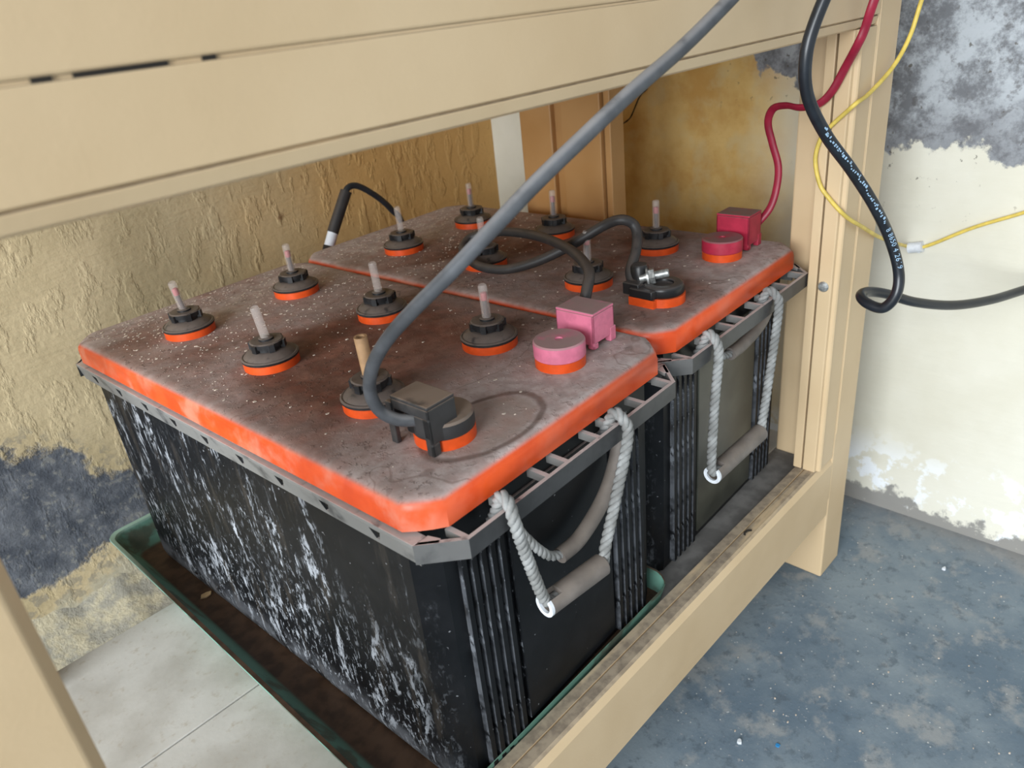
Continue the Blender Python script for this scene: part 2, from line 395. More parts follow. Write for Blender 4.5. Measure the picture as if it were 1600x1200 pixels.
# ------------------------------------------------------------------ mesh helpers
class MB:
    def __init__(s): s.v = []; s.f = []
    def add(s, vs_, fs_):
        o = len(s.v); s.v += [tuple(p) for p in vs_]; s.f += [tuple(i + o for i in f) for f in fs_]
        return s
    def box(s, x0, x1, y0, y1, z0, z1):
        return s.add([(x0, y0, z0), (x1, y0, z0), (x1, y1, z0), (x0, y1, z0), (x0, y0, z1), (x1, y0, z1), (x1, y1, z1), (x0, y1, z1)],
                     [(0, 3, 2, 1), (4, 5, 6, 7), (0, 1, 5, 4), (1, 2, 6, 5), (2, 3, 7, 6), (3, 0, 4, 7)])
    def loft(s, rings, cap0=True, cap1=True):
        n = len(rings[0]); vs_ = [p for r in rings for p in r]; fs_ = []
        for k in range(len(rings) - 1):
            for i in range(n):
                j = (i + 1) % n
                fs_.append((k * n + i, k * n + j, (k + 1) * n + j, (k + 1) * n + i))
        if cap0: fs_.append(tuple(range(n))[::-1])
        if cap1: fs_.append(tuple((len(rings) - 1) * n + i for i in range(n)))
        return s.add(vs_, fs_)
    def lathe(s, prof, cx=0, cy=0, seg=32):
        rings = [[(cx + r * math.cos(2 * math.pi * i / seg), cy + r * math.sin(2 * math.pi * i / seg), z) for i in range(seg)] for r, z in prof]
        return s.loft(rings)
    def extx(s, prof, x0, x1):          # (y, z) outline, counter-clockwise seen from +x, swept along x
        return s.loft([[(x0, y, z) for y, z in prof], [(x1, y, z) for y, z in prof]])
    def extz(s, prof, z0, z1):
        return s.loft([[(x, y, z0) for x, y in prof], [(x, y, z1) for x, y in prof]])
    def tube(s, pts, r, seg=12, flat=1.0, radii=None):
        pts = [Vector(p) for p in pts]; n = len(pts); rings = []
        T0 = (pts[1] - pts[0]).normalized()
        N = T0.orthogonal().normalized()
        for i in range(n):
            T = (pts[min(i + 1, n - 1)] - pts[max(i - 1, 0)]).normalized()
            N = (N - T * N.dot(T)).normalized(); B = T.cross(N)
            rr = radii[i] if radii else r
            rings.append([pts[i] + N * (rr * math.cos(2 * math.pi * k / seg)) + B * (rr * flat * math.sin(2 * math.pi * k / seg)) for k in range(seg)])
        return s.loft(rings)
    def rope(s, pts, r, pitch=0.016, seg=6):
        pts = resample(pts, 0.0016); pts = [Vector(p) for p in pts]; n = len(pts)
        N = (pts[1] - pts[0]).normalized().orthogonal().normalized(); fr = []; d = 0
        for i in range(n):
            T = (pts[min(i + 1, n - 1)] - pts[max(i - 1, 0)]).normalized()
            N = (N - T * N.dot(T)).normalized()
            if i: d += (pts[i] - pts[i - 1]).length
            fr.append((N.copy(), T.cross(N), d))
        for k in range(3):
            sp = []
            for i in range(n):
                a = fr[i][2] / pitch * 2 * math.pi + k * 2 * math.pi / 3
                sp.append(pts[i] + (fr[i][0] * math.cos(a) + fr[i][1] * math.sin(a)) * r * 0.5)
            s.tube(sp, r * 0.58, seg)
        return s
    def mesh(s, name, smooth=True, angle=35):
        me = bpy.data.meshes.new(name); me.from_pydata(s.v, [], s.f); me.update()
        if smooth:
            me.shade_smooth(); me.set_sharp_from_angle(angle=math.radians(angle))
        return me
    def build(s, name, mat, parent=None, smooth=True, bevel=0, angle=35):
        me = s.mesh(name, smooth, angle); me.materials.append(mat)
        o = bpy.data.objects.new(name, me); col.objects.link(o); o.parent = parent
        if bevel:
            b = o.modifiers.new('bevel', 'BEVEL'); b.width = bevel; b.segments = 2; b.limit_method = 'ANGLE'
            b.angle_limit = math.radians(40)
        return o

def catmull(P, n=8):
    P = [Vector(p) for p in P]; out = []
    Q = [P[0] * 2 - P[1]] + P + [P[-1] * 2 - P[-2]]
    for i in range(1, len(Q) - 2):
        for k in range(n):
            t = k / n; a, b, c, d = Q[i - 1], Q[i], Q[i + 1], Q[i + 2]
            out.append(0.5 * ((2 * b) + (c - a) * t + (2 * a - 5 * b + 4 * c - d) * t * t + (3 * b - a - 3 * c + d) * t ** 3))
    out.append(P[-1]); return out
def resample(pts, step):
    pts = [Vector(p) for p in pts]; out = [pts[0]]; acc = 0
    for i in range(1, len(pts)):
        a, b = pts[i - 1], pts[i]; L = (b - a).length
        while L > 0 and acc + L >= step:
            t = (step - acc) / L; a = a.lerp(b, t); out.append(a); L = (b - a).length; acc = 0
        acc += L
    return out

def tag(o, label, cat=None, group=None, kind=None):
    o['label'] = label
    if cat: o['category'] = cat
    if group: o['group'] = group
    if kind: o['kind'] = kind
    return o
def empty(name, loc=(0, 0, 0), rz=0.0):
    o = bpy.data.objects.new(name, None); col.objects.link(o); o.location = loc; o.rotation_euler = (0, 0, rz)
    o.empty_display_size = 0.05
    return o
def share(src, name, parent, loc=None, rot=None):
    o = bpy.data.objects.new(name, src.data); col.objects.link(o); o.parent = parent
    if loc: o.location = loc
    if rot: o.rotation_euler = rot
    return o

# ------------------------------------------------------------------ setting
XW, YW = 0.1772, 0.6638
fl = MB().box(-2.6, XW + 0.1, -2.6, YW + 0.1, -0.08, 0.0).build('floor', FLOOR, smooth=False)
tag(fl, 'dark blue-grey cement floor with pale specks', kind='structure')
wb = MB().box(-2.6, XW, YW, YW + 0.12, 0.0, 2.4).build('wall_back', WALLB, smooth=False)
tag(wb, 'ochre plaster wall with a damp dark patch behind the batteries', kind='structure')
wr = MB().box(XW, XW + 0.12, -2.6, YW + 0.12, 0.0, 2.4).build('wall_right', WALLR, smooth=False)
tag(wr, 'cream plaster wall flaking to grey, beside the rack', kind='structure')

fm = Mat('rough_mortar', 0.9, 0.2)
fm.colour(fm.mix(fm.step(fm.noise(45, 6, 0.65), 0.4, 0.62), lin(150, 146, 134), lin(186, 176, 150)))
fm.bump(fm.noise(110, 6, 0.7), 0.8, 0.004)
fb = MB(); rows = []
for i in range(121):
    x = -1.2 + i * (XW + 1.2) / 120
    w_ = 0.10 + 0.008 * math.sin(i * 0.5) + 0.004 * math.sin(i * 1.3 + 1)
    h_ = 0.050 + 0.006 * math.sin(i * 0.8 + 2) + 0.003 * math.sin(i * 2.1)
    rows.append([(x, YW + 0.004, -0.004), (x, YW - w_, -0.004), (x, YW - w_ * 0.55, 0.010 + 0.0015 * math.sin(i * 1.4)), (x, YW - w_ * 0.2, h_ * 0.5), (x, YW + 0.001, h_)])
fb.loft([r[::-1] for r in rows])
tag(fb.build('trim_1', fm.m, smooth=True, angle=60), 'rough sandy mortar fillet at the foot of the ochre wall', kind='structure')

# ------------------------------------------------------------------ wooden rack
rack = empty('wooden_rack', (0, 0, 0))
tag(rack, 'cream-painted wooden rack standing over the two batteries', 'rack')
ZA = 0.6057; ZG = 0.6476; ZR0, ZR1 = 0.0927, 0.1705; RB = 0.0255
XL = -0.7135                       # inner edge of the left front leg
ZTOP = 0.79
# legs
MB().box(0.0, 0.0494, 0.0, 0.066, 0.0, ZTOP).build('leg', WOOD, rack, smooth=False, bevel=0.0018)
lg = MB().extz([(XL - 0.055, 0.0), (XL - 0.0045, 0.0), (XL, 0.006), (XL, 0.066), (XL - 0.055, 0.066)], 0.0, ZTOP).build('leg', WOOD, rack, smooth=False, bevel=0.0012)
MB().box(0.0, 0.0494, 0.378, 0.4305, 0.0, ZTOP).build('leg', WOODWARM, rack, smooth=False, bevel=0.0018)
MB().box(XL - 0.055, XL, 0.378, 0.4305, 0.0, ZTOP).build('leg', WOOD, rack, smooth=False, bevel=0.0018)
# strips nailed inside the right front leg, resting on the rail, with a narrow gap between them
st = MB().extz([(-0.0385, 0.0040), (-0.0352, 0.0034), (-0.0346, 0.0002), (-0.0328, -0.0010), (-0.0308, -0.0003), (-0.0300, 0.0006), (-0.0005, 0.0006), (-0.0005, 0.0168), (-0.0390, 0.0168), (-0.0390, 0.0050)], ZR1, ZA - 0.0002)
st.build('stop_strip', WOOD, rack, smooth=False, bevel=0.0006)
MB().box(-0.0390, -0.0005, 0.0186, 0.0275, ZR1, ZA - 0.0002).build('stop_strip', WOOD, rack, smooth=False, bevel=0.0008)
MB().box(-0.034, -0.001, 0.0160, 0.0195, ZR1, ZA - 0.0002).build('gap_filler', GAPM, rack, smooth=False)
# bead along the seam of leg and strip
MB().box(0.0018, 0.0042, -0.0004, 0.001, ZR1 + 0.03, ZTOP).build('seam_bead', WOOD, rack, smooth=False, bevel=0.0004)
# boards beside the back leg
MB().box(-0.002, 0.03, 0.301, 0.360, 0.165, ZTOP).build('side_board', WOODWARM, rack, smooth=False, bevel=0.001)
MB().box(0.004, 0.03, 0.291, 0.300, 0.165, ZTOP).build('side_board', WOODWARM, rack, smooth=False, bevel=0.001)
MB().box(0.008, 0.03, 0.360, 0.378, 0.165, ZTOP).build('side_board', WOODWARM, rack, smooth=False)
# apron: upper board, lower board with grooved bottom edge, and the end and back aprons
MB().box(XL, 0.0, 0.0006, 0.024, ZG + 0.0009, ZTOP).build('apron_board', WOOD, rack, smooth=False, bevel=0.0012)
MB().box(XL, -0.0005, 0.0014, 0.020, ZG - 0.0004, ZG + 0.0008).build('joint_filler', WOOD, rack, smooth=False)
for xa, xb in ((-0.655, -0.649), (-0.643, -0.613), (-0.601, -0.596)):
    MB().box(xa, xb, 0.0004, 0.0013, ZG - 0.0006, ZG + 0.0012).build('open_joint', GAPM, rack, smooth=False)
prof = [(0.0, ZG - 0.0005), (0.024, ZG - 0.0005), (0.024, ZA), (0.0045, ZA), (0.0025, ZA + 0.0012), (0.0008, ZA + 0.0070), (0.0026, ZA + 0.0080), (0.0, ZA + 0.0088)]
MB().extx(prof, XL, -0.0395).build('apron_board', WOOD, rack, smooth=False, bevel=0.0004)
MB().extx(prof, -0.0395, 0.0).build('apron_block', WOOD, rack, smooth=False)
MB().box(0.005, 0.029, 0.066, 0.378, ZA, ZTOP).build('apron_board', WOOD, rack, smooth=False)
MB().box(XL - 0.03, XL - 0.006, 0.066, 0.378, ZA, ZTOP).build('apron_board', WOOD, rack, smooth=False)
MB().box(XL, 0.0, 0.406, 0.430, ZA, ZTOP).build('apron_board', WOOD, rack, smooth=False)
MB().box(XL - 0.075, 0.07, -0.02, 0.45, ZTOP, ZTOP + 0.03).build('table_top', WOOD, rack, smooth=False, bevel=0.003)
# front rail with chamfer, top groove and front seam
rp = [(0.0007, ZR0), (0.0007, ZR0 + 0.0225), (0.0, ZR0 + 0.0225), (0.0, ZR1 - 0.008), (0.0035, ZR1 - 0.0015), (0.006, ZR1), (0.0145, ZR1), (0.0149, ZR1 - 0.005), (0.0156, ZR1 - 0.005), (0.0160, ZR1 - 0.0005), (RB, ZR1 - 0.0005), (RB, ZR0)]
MB().extx(rp[::-1], XL, 0.0).build('rail', WOOD, rack, smooth=False, bevel=0.0005)
MB().box(XL, 0.0, 0.380, 0.402, ZR0, 0.150).build('rail', WOOD, rack, smooth=False)
MB().box(0.010, 0.034, 0.066, 0.378, ZR0, 0.150).build('rail', WOOD, rack, smooth=False)
MB().box(XL - 0.034, XL - 0.01, 0.066, 0.378, ZR0, 0.150).build('rail', WOOD, rack, smooth=False)
ZS = 0.160
MB().box(XL - 0.045, 0.036, 0.067, 0.2425, 0.150, ZS).build('shelf_plank', PLANK, rack, smooth=False, bevel=0.0008)
MB().box(XL + 0.001, -0.001, RB + 0.0004, 0.0666, 0.150, ZS).build('shelf_plank', GREYPLANK, rack, smooth=False)
MB().box(XL + 0.001, -0.0035, 0.2440, 0.4065, 0.150, ZS).build('shelf_plank', PLANK, rack, smooth=False, bevel=0.0008)
# bolt head on the strip and bent nail on the rail
b = MB().lathe([(0.0052, 0), (0.0052, 0.001), (0.004, 0.0022), (0.0015, 0.0026)], seg=16).build('bolt_head', ZINC, rack)
b.location = (-0.0389, 0.0115, 0.3812); b.rotation_euler = (0, -math.pi / 2, 0)
b['label'] = 'dull zinc bolt head'
MB().tube([(-0.176, 0.011, ZR1 - 0.001), (-0.174, 0.0125, ZR1 + 0.0012), (-0.170, 0.0118, ZR1 + 0.0015), (-0.166, 0.0095, ZR1 + 0.0004)], 0.0011, 8).build('bent_nail', GAPM, rack)

# ------------------------------------------------------------------ green tray
tray = empty('battery_tray', (-0.423, 0.0285, ZS + 0.0002), 0.018)
tag(tray, 'shallow green plastic tray holding the near battery, dirt inside', 'tray')
def rrect(x0, x1, y0, y1, r, z, n=5):
    out = []
    for cx, cy, a0 in ((x1 - r, y0 + r, -90), (x1 - r, y1 - r, 0), (x0 + r, y1 - r, 90), (x0 + r, y0 + r, 180)):
        for k in range(n):
            a = math.radians(a0 + 90 * k / (n - 1)); out.append((cx + r * math.cos(a), cy + r * math.sin(a), z))
    return out
def tr(o, z, r=0.012):
    q = rrect(-0.140 - o, 0.1405 + o * 0.4, 0.0006 - o * 0.12, 0.486 + o, r, z)
    return [(x - (0.024 * y if x > 0 else 0), y, z_ * (0.50 + 0.50 * min(1.0, max(0.0, (y - 0.004) / 0.05)))) for x, y, z_ in q]
MB().loft([tr(0, 0), tr(0.0165, 0.0292, 0.014), tr(0.0182, 0.0300, 0.015), tr(0.0178, 0.0312, 0.015), tr(0.0140, 0.0302, 0.014), tr(0.0008, 0.0050, 0.012), tr(-0.003, 0.0022, 0.01)]).build('tray_shell', TRAY, tray)

# ------------------------------------------------------------------ batteries
W, L = 0.26, 0.49
ZL = 0.3938; HL = 0.0205; ZT = ZL + HL
ZB = ZS + 0.003
ZRM = ZL - 0.0025
def octo(x0, x1, y0, y1, c, z, k=3):
    out = []
    for cx, cy, sx, sy, sw in ((x1, y0, -1, 1, 0), (x1, y1, -1, -1, 1), (x0, y1, 1, -1, 0), (x0, y0, 1, 1, 1)):
        p0 = Vector((cx + sx * c, cy)); p1 = Vector((cx, cy + sy * c)); cc = Vector((cx, cy))
        if sw: p0, p1 = p1, p0
        for t in [i / k for i in range(k + 1)]:
            q = (1 - t) ** 2 * p0 + 2 * t * (1 - t) * (cc * 0.16 + (p0 + p1) * 0.42) + t * t * p1
            out.append((q.x, q.y, z))
    return out

def proto_cap():
    ring = MB().lathe([(0.0222, -0.0005), (0.0222, 0.0062), (0.0205, 0.0066), (0.0, 0.0066)], seg=36).mesh('collar_ring')
    ring.materials.append(ORANGE)
    c = MB().lathe([(0.0205, 0.0066), (0.0228, 0.0070), (0.0230, 0.0086), (0.0218, 0.0096), (0.0206, 0.0094), (0.0190, 0.0112), (0.0142, 0.0140), (0.0128, 0.0142)], seg=36)
    c.lathe([(0.0116, 0.0136), (0.0116, 0.0168), (0.0131, 0.0170), (0.0134, 0.0206), (0.0124, 0.0214), (0.0, 0.0214)], seg=36)
    for k in range(6):                                  # grip lugs round the neck
        a = k * math.pi / 3 + 0.3; ca, sa = math.cos(a), math.sin(a)
        pts = []
        for z in (0.0145, 0.0205):
            for dx, dy in ((0.011, -0.0028), (0.0146, -0.0022), (0.0146, 0.0022), (0.011, 0.0028)):
                pts.append((dx * ca - dy * sa, dx * sa + dy * ca, z))
        c.add(pts, [(0, 3, 2, 1), (4, 5, 6, 7), (0, 1, 5, 4), (1, 2, 6, 5), (2, 3, 7, 6), (3, 0, 4, 7)])
    c.lathe([(0.006, 0.0210), (0.006, 0.0228), (0.0048, 0.0236), (0.0, 0.0236)], seg=20)
    cm = c.mesh('vent_cap'); cm.materials.append(CAP)
    t = MB().lathe([(0.0036, 0.0), (0.0036, 0.0285), (0.0030, 0.0300), (0.0, 0.0302)], seg=16).mesh('indicator_tube'); t.materials.append(CLEAR)
    s_ = MB().lathe([(0.0019, 0.0), (0.0019, 0.017), (0.0, 0.017)], seg=10).mesh('float_stem'); s_.materials.append(STEM)
    r_ = MB().lathe([(0.0021, 0.017), (0.0026, 0.0175), (0.0026, 0.0225), (0.0020, 0.0235), (0.0, 0.0237)], seg=12).mesh('float_tip'); r_.materials.append(REDTIP)
    ot = MB().lathe([(0.0046, 0.0), (0.0046, 0.031), (0.0030, 0.031), (0.0028, 0.024), (0.0, 0.024)], seg=14).mesh('indicator_tube'); ot.materials.append(OLDTUBE)
    return ring, cm, t, s_, r_, ot
CAPM = proto_cap()
def link(name, me, parent, loc=(0, 0, 0), rot=(0, 0, 0)):
    o = bpy.data.objects.new(name, me); col.objects.link(o); o.parent = parent; o.location = loc; o.rotation_euler = rot
    return o

ribm = MB().box(-0.0021, 0.0021, 0.0, 0.0062, 0.006, 0.2030).mesh('rib', smooth=False); ribm.materials.append(CASE)
barm = MB().box(-0.0019, 0.0019, -0.0125, 0.004, -0.0055, 0.0).mesh('rim_crossbar', smooth=False); barm.materials.append(RIM)

def cover(batt, sign, mat, cx, cy, bx0, bx1, by0, by1, h, label):
    """round post cover beside a square hood over the cable lug"""
    t = MB().lathe([(0.0188, -0.0005), (0.0188, 0.0072), (0.0, 0.0072)], cx, cy, 36).build('terminal', ORANGE, batt)
    t.location.z = ZT
    d = MB().lathe([(0.0186, 0.0072), (0.0192, 0.0078), (0.0192, 0.0186), (0.0182, 0.0198), (0.003, 0.0198), (0.0026, 0.0188), (0.0, 0.0186)], cx, cy, 36).build('post_cover', mat, t)
    b = MB()
    e = 0.0022                                        # wall thickness; the hood flares slightly downwards
    def wall(x0, x1, y0, y1, zlo): b.box(x0, x1, y0, y1, zlo, h - e)
    b.box(bx0, bx1, by0, by1, h - e, h)
    wall(bx0, bx0 + e, by0, by1, 0.004); wall(bx1 - e, bx1, by0, by1, 0.006)
    wall(bx0, bx1, by0, by0 + e, 0.0055); wall(bx0, bx1, by1 - e, by1, 0.006)
    b.box(bx0, bx0 + 0.006, by0, by0 + e, 0.001, 0.0056)
    b.box(bx1 - 0.006, bx1 + 0.0014, by0 - 0.0004, by0 + 0.005, 0.0002, 0.012)
    b.box(bx0, bx0 + e, by0, by0 + 0.006, 0.001, 0.0045)
    b.build('lug_hood', mat, t, smooth=False, bevel=0.0008)
    t['label'] = label
    return t

def handle(batt, xl, xr, gl, gr, zg, sag):
    """rope through the rim slots with a tube grip at the bottom"""
    zt = ZRM + 0.004
    rp_ = catmull([(xl + 0.002, 0.004, ZRM - 0.02), (xl + 0.001, -0.0045, ZRM - 0.004), (xl, -0.0095, zt + 0.003), (xl - 0.001, -0.0165, zt), (xl - 0.002, -0.0205, zt - 0.012),
                   (xl * 0.55 + gl[0] * 0.45 - 0.003, -0.0205 * 0.6 + gl[1] * 0.4, zt * 0.55 + zg * 0.45), (gl[0] - 0.002, gl[1], zg + 0.012), (gl[0] + 0.004, gl[1], zg + 0.001), (gl[0] + 0.014, gl[1], zg)], 10)
    rq_ = catmull([(xr - 0.002, 0.004, ZRM - 0.02), (xr - 0.001, -0.0045, ZRM - 0.004), (xr, -0.0095, zt + 0.003), (xr, -0.0165, zt), (xr, -0.0205, zt - 0.012),
                   (xr * 0.5 + gr[0] * 0.5 + 0.003, -0.0205 * 0.5 + gr[1] * 0.5, zt * 0.5 + zg * 0.5), (gr[0] + 0.004, gr[1], zg + 0.012), (gr[0] + 0.001, gr[1], zg + 0.001), (gr[0] - 0.010, gr[1], zg)], 10)
    mb = MB(); mb.rope(rp_, 0.0040); mb.rope(rq_, 0.0040)
    h = mb.build('rope_handle', ROPE, batt, angle=80)
    # hollow grip: tube with a slit at its left end where the rope comes out
    a = Vector((gl[0], gl[1], zg)); c = Vector((gr[0], gr[1], zg)); d = (c - a).normalized()
    u = Vector((0, 0, 1)); w = d.cross(u)
    ro, ri = 0.0080, 0.0050
    def arc(cen, r, a0, a1, n): return [cen + (u * math.cos(a0 + (a1 - a0) * k / n) + w * math.sin(a0 + (a1 - a0) * k / n)) * r for k in range(n + 1)]
    g = MB(); s0 = 0.0016; s1 = 0.012
    slit = 0.62; n = 22
    def cring(dist): return arc(a + d * dist, ro, slit, 2 * math.pi - slit, n) + arc(a + d * dist, ri, slit, 2 * math.pi - slit, n)[::-1]
    g.loft([cring(s0), cring(s1)])
    Lg = (c - a).length
    g.loft([arc(a + d * s1, ro, 0, 2 * math.pi * n / (n + 1), n), arc(a + d * (Lg - 0.0012), ro, 0, 2 * math.pi * n / (n + 1), n), arc(a + d * Lg, ro * 0.86, 0, 2 * math.pi * n / (n + 1), n)])
    gm = g.build('grip', GRIP, h); gm['label'] = 'grey tube grip'
    e = MB(); e.loft([cring(-0.0006), cring(s0)]); em = e.build('cut_end', WHITE, h); em['label'] = 'white cut tube end'
    # slack inner loop: bare rope half and sleeved half
    z0 = ZRM - 0.016
    lo = MB(); lo.rope(catmull([(xl + 0.016, 0.0045, z0), (xl + 0.026, 0.0025, z0 - sag * 0.42), (xl + 0.044, -0.0005, z0 - sag * 0.86), (xl + 0.058, -0.0015, z0 - sag)], 10), 0.0034)
    lp = lo.build('inner_loop', ROPE, batt, angle=80); lp['label'] = 'slack inner rope loop with a grey sleeve'
    MB().tube(catmull([(xl + 0.056, -0.0015, z0 - sag), (xl + 0.080, -0.0020, z0 - sag * 0.98), (xl + 0.112, -0.0015, z0 - sag * 0.72), (xl + 0.134, 0.001, z0 - sag * 0.32), (xl + 0.141, 0.0035, z0 + 0.004)], 10), 0.0058, 14).build('sleeve', GRIP, lp)

def battery(loc, rz, label, lidmat, olive):
    B = empty('tubular_battery', (loc[0], loc[1], 0), rz)
    tag(B, label, 'battery')
    # case
    c = MB(); c.loft([octo(0.008, 0.252, 0.0155, 0.478, 0.012, ZB, 3), octo(0.006, 0.254, 0.0140, 0.480, 0.014, ZB + 0.010, 3), octo(0.0055, 0.2545, 0.0120, 0.4805, 0.014, ZL - 0.0005, 3)])
    c.build('case', CASE, B, angle=20)
    for x0 in [0.0325 + 0.0085 * k for k in range(5)] + [0.2275 - 0.0085 * k for k in range(5)]:
        link('rib', ribm, B, (x0, 0.0088, ZB))
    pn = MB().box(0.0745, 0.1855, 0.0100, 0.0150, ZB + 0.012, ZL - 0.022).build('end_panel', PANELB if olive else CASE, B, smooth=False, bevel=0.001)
    # rim: ledge, long-side skirts with triangular notches, end lattice
    led = MB()
    for xa, xb in ((-0.0032, 0.0075), (0.2525, 0.2632)):
        led.box(xa, xb, 0.0075, 0.4825, ZRM - 0.0028, ZRM)
    for mx in (0, 1):
        for my in (0, 1):
            tri = [(-0.0030, 0.0075), (0.0075, -0.0032), (0.0110, -0.0010), (0.0085, 0.0075)]
            tri = [(x if not mx else 0.26 - x, y if not my else 0.49 - y) for x, y in tri]
            if mx != my: tri = tri[::-1]
            led.extz(tri, ZRM - 0.0028, ZRM)
    led.build('rim_ledge', RIM, B, smooth=False, bevel=0.0004)
    for sx, sg in ((-0.0032, 1), (0.2632, -1)):
        sk = MB()
        def quad(y0t, y1t, y0b, y1b, za, zb):
            f = lambda z: sx + sg * (ZRM - z) * 0.22
            vs_ = [(f(za), y0t, za), (f(za), y1t, za), (f(zb), y1b, zb), (f(zb), y0b, zb)]
            vs_ += [(p[0] + sg * 0.0016, p[1], p[2]) for p in vs_]
            fs_ = [(0, 1, 2, 3), (7, 6, 5, 4), (0, 4, 5, 1), (1, 5, 6, 2), (2, 6, 7, 3), (3, 7, 4, 0)]
            if sg < 0: fs_ = [f_[::-1] for f_ in fs_]
            sk.add(vs_, fs_)
        quad(0.0075, 0.4825, 0.0075, 0.4825, ZRM - 0.0028, ZRM - 0.0052)
        quad(0.0075, 0.4825, 0.0075, 0.4825, ZRM - 0.0132, ZRM - 0.0170)
        ys = [0.0437 + 0.0505 * k for k in range(9)]
        prev_t = prev_b = 0.0075
        for yk in ys:
            quad(prev_t, yk - 0.0052, prev_b, yk - 0.0010, ZRM - 0.0052, ZRM - 0.0132)
            prev_t, prev_b = yk + 0.0052, yk + 0.0018
        quad(prev_t, 0.4825, prev_b, 0.4825, ZRM - 0.0052, ZRM - 0.0132)
        sk.build('rim_skirt', RIM, B, smooth=False)
    for end in (0, 1):
        fr = MB()
        fy = (lambda y: y) if end == 0 else (lambda y: 0.49 - y)
        out_ = [(-0.0032, 0.0075), (0.0190, -0.0150), (0.2410, -0.0150), (0.2632, 0.0075)]
        inn_ = [(0.0004, 0.0075), (0.0203, -0.0122), (0.2397, -0.0122), (0.2596, 0.0075)]
        for k in range(3):
            q = [out_[k], out_[k + 1], inn_[k + 1], inn_[k]]
            q = [(x, fy(y)) for x, y in q]
            if end: q = q[::-1]
            fr.extz(q, ZRM - 0.0135, ZRM)
        fr.build('rim_bar', RIM, B, smooth=False)
        for xb in (0.0205, 0.0570, 0.0930, 0.1125, 0.1475, 0.1670, 0.2030, 0.2395):
            link('rim_crossbar', barm, B, (xb, 0 if end == 0 else 0.49, ZRM - 0.0006), (0, 0, 0 if end == 0 else math.pi))
    # lid
    lid = MB(); cc = 0.019
    lid.loft([octo(0, W, 0, L, cc, ZL), octo(0, W, 0, L, cc, ZL + 0.0128), octo(0.0008, W - 0.0008, 0.0008, L - 0.0008, cc, ZL + 0.0165), octo(0.0028, W - 0.0028, 0.0028, L - 0.0028, cc * 0.95, ZL + 0.0192), octo(0.0062, W - 0.0062, 0.0062, L - 0.0062, cc * 0.9, ZT - 0.0002), octo(0.0105, W - 0.0105, 0.0105, L - 0.0105, cc * 0.85, ZT)])
    lo = lid.build('lid', lidmat, B, angle=38)
    return B

def vent(B, x, y, tilt, kind):
    cap = link('vent_cap', CAPM[1], B, (x, y, ZT), (0, 0, random.uniform(0, 6.28)))
    link('collar_ring', CAPM[0], cap)
    rz = cap.rotation_euler.z
    M3 = Matrix.Rotation(-rz, 3, 'Z') @ Matrix.Rotation(tilt[0], 3, 'X') @ Matrix.Rotation(tilt[1], 3, 'Y')
    e = M3.to_euler()
    if kind == 'old':
        link('indicator_tube', CAPM[5], cap, (0, 0, 0.0205), e)
    else:
        link('indicator_tube', CAPM[2], cap, (0, 0, 0.0205), e)
        if kind == 'float':
            link('float_stem', CAPM[3], cap, (0, 0, 0.0205), e); link('float_tip', CAPM[4], cap, (0, 0, 0.0205), e)

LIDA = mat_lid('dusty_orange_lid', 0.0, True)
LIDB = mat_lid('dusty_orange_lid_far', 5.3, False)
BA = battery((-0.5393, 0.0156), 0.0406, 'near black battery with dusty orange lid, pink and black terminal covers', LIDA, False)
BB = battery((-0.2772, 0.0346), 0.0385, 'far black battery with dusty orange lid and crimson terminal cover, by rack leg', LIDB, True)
for (x, y), tl, k in (((0.072, 0.389), (0.10, -0.16), 'float'), ((0.072, 0.254), (0.06, -0.13), 'clear'), ((0.071, 0.123), (0.0, -0.03), 'old'),
                      ((0.187, 0.387), (0.06, -0.06), 'float'), ((0.187, 0.252), (0.03, -0.07), 'clear'), ((0.187, 0.120), (0.02, -0.05), 'float')):
    vent(BA, x, y, tl, k)
for (x, y), tl, k in (((0.072, 0.382), (0.06, -0.08), 'clear'), ((0.072, 0.254), (0.02, -0.06), 'clear'), ((0.071, 0.122), (0.0, 0.02), 'float'),
                      ((0.184, 0.380), (0.0, -0.02), 'float'), ((0.186, 0.253), (-0.02, 0.03), 'float'), ((0.185, 0.120), (0.0, 0.0), 'float')):
    vent(BB, x, y, tl, k)
cover(BA, 1, PINK, 0.187, 0.049, 0.2150, 0.2420, 0.0385, 0.0735, 0.0300, 'orange post base under faded pink covers')
cover(BB, 1, CRIMSON, 0.190, 0.050, 0.2135, 0.2400, 0.0345, 0.0690, 0.0350, 'orange post base under crimson covers')
# near battery, negative: black hood standing on legs over the clamp
t = MB().lathe([(0.0200, -0.0005), (0.0200, 0.0075), (0.0, 0.0075)], 0.0670, 0.0480, 36).build('terminal', ORANGE, BA); t.location.z = ZT
t['label'] = 'orange post base under a dusty black hood'
MB().lathe([(0.0196, 0.0075), (0.0200, 0.0085), (0.0200, 0.0165), (0.0188, 0.0180), (0.0, 0.0182)], 0.0670, 0.0480, 36).build('post_cover', BLACKPL, t)
hb = MB()
hx0, hx1, hy0, hy1, hh = 0.0435, 0.0665, 0.0335, 0.0670, 0.0345
hb.box(hx0, hx1, hy0, hy1, hh - 0.0024, hh)
hb.box(hx0, hx1, hy0, hy0 + 0.0022, 0.0085, hh - 0.0024)
hb.box(hx0, hx1, hy1 - 0.0022, hy1, 0.0185, hh - 0.0024)
hb.box(hx0, hx0 + 0.0022, hy0, hy1, 0.0255, hh - 0.0024)
hb.box(hx0, hx0 + 0.0066, hy0, hy0 + 0.0024, 0.0003, 0.0086)
hb.box(hx0, hx0 + 0.0022, hy0, hy0 + 0.0060, 0.0003, 0.0256)
hb.box(hx0, hx0 + 0.0022, hy0, hy0 + 0.0135, 0.0120, 0.0256)
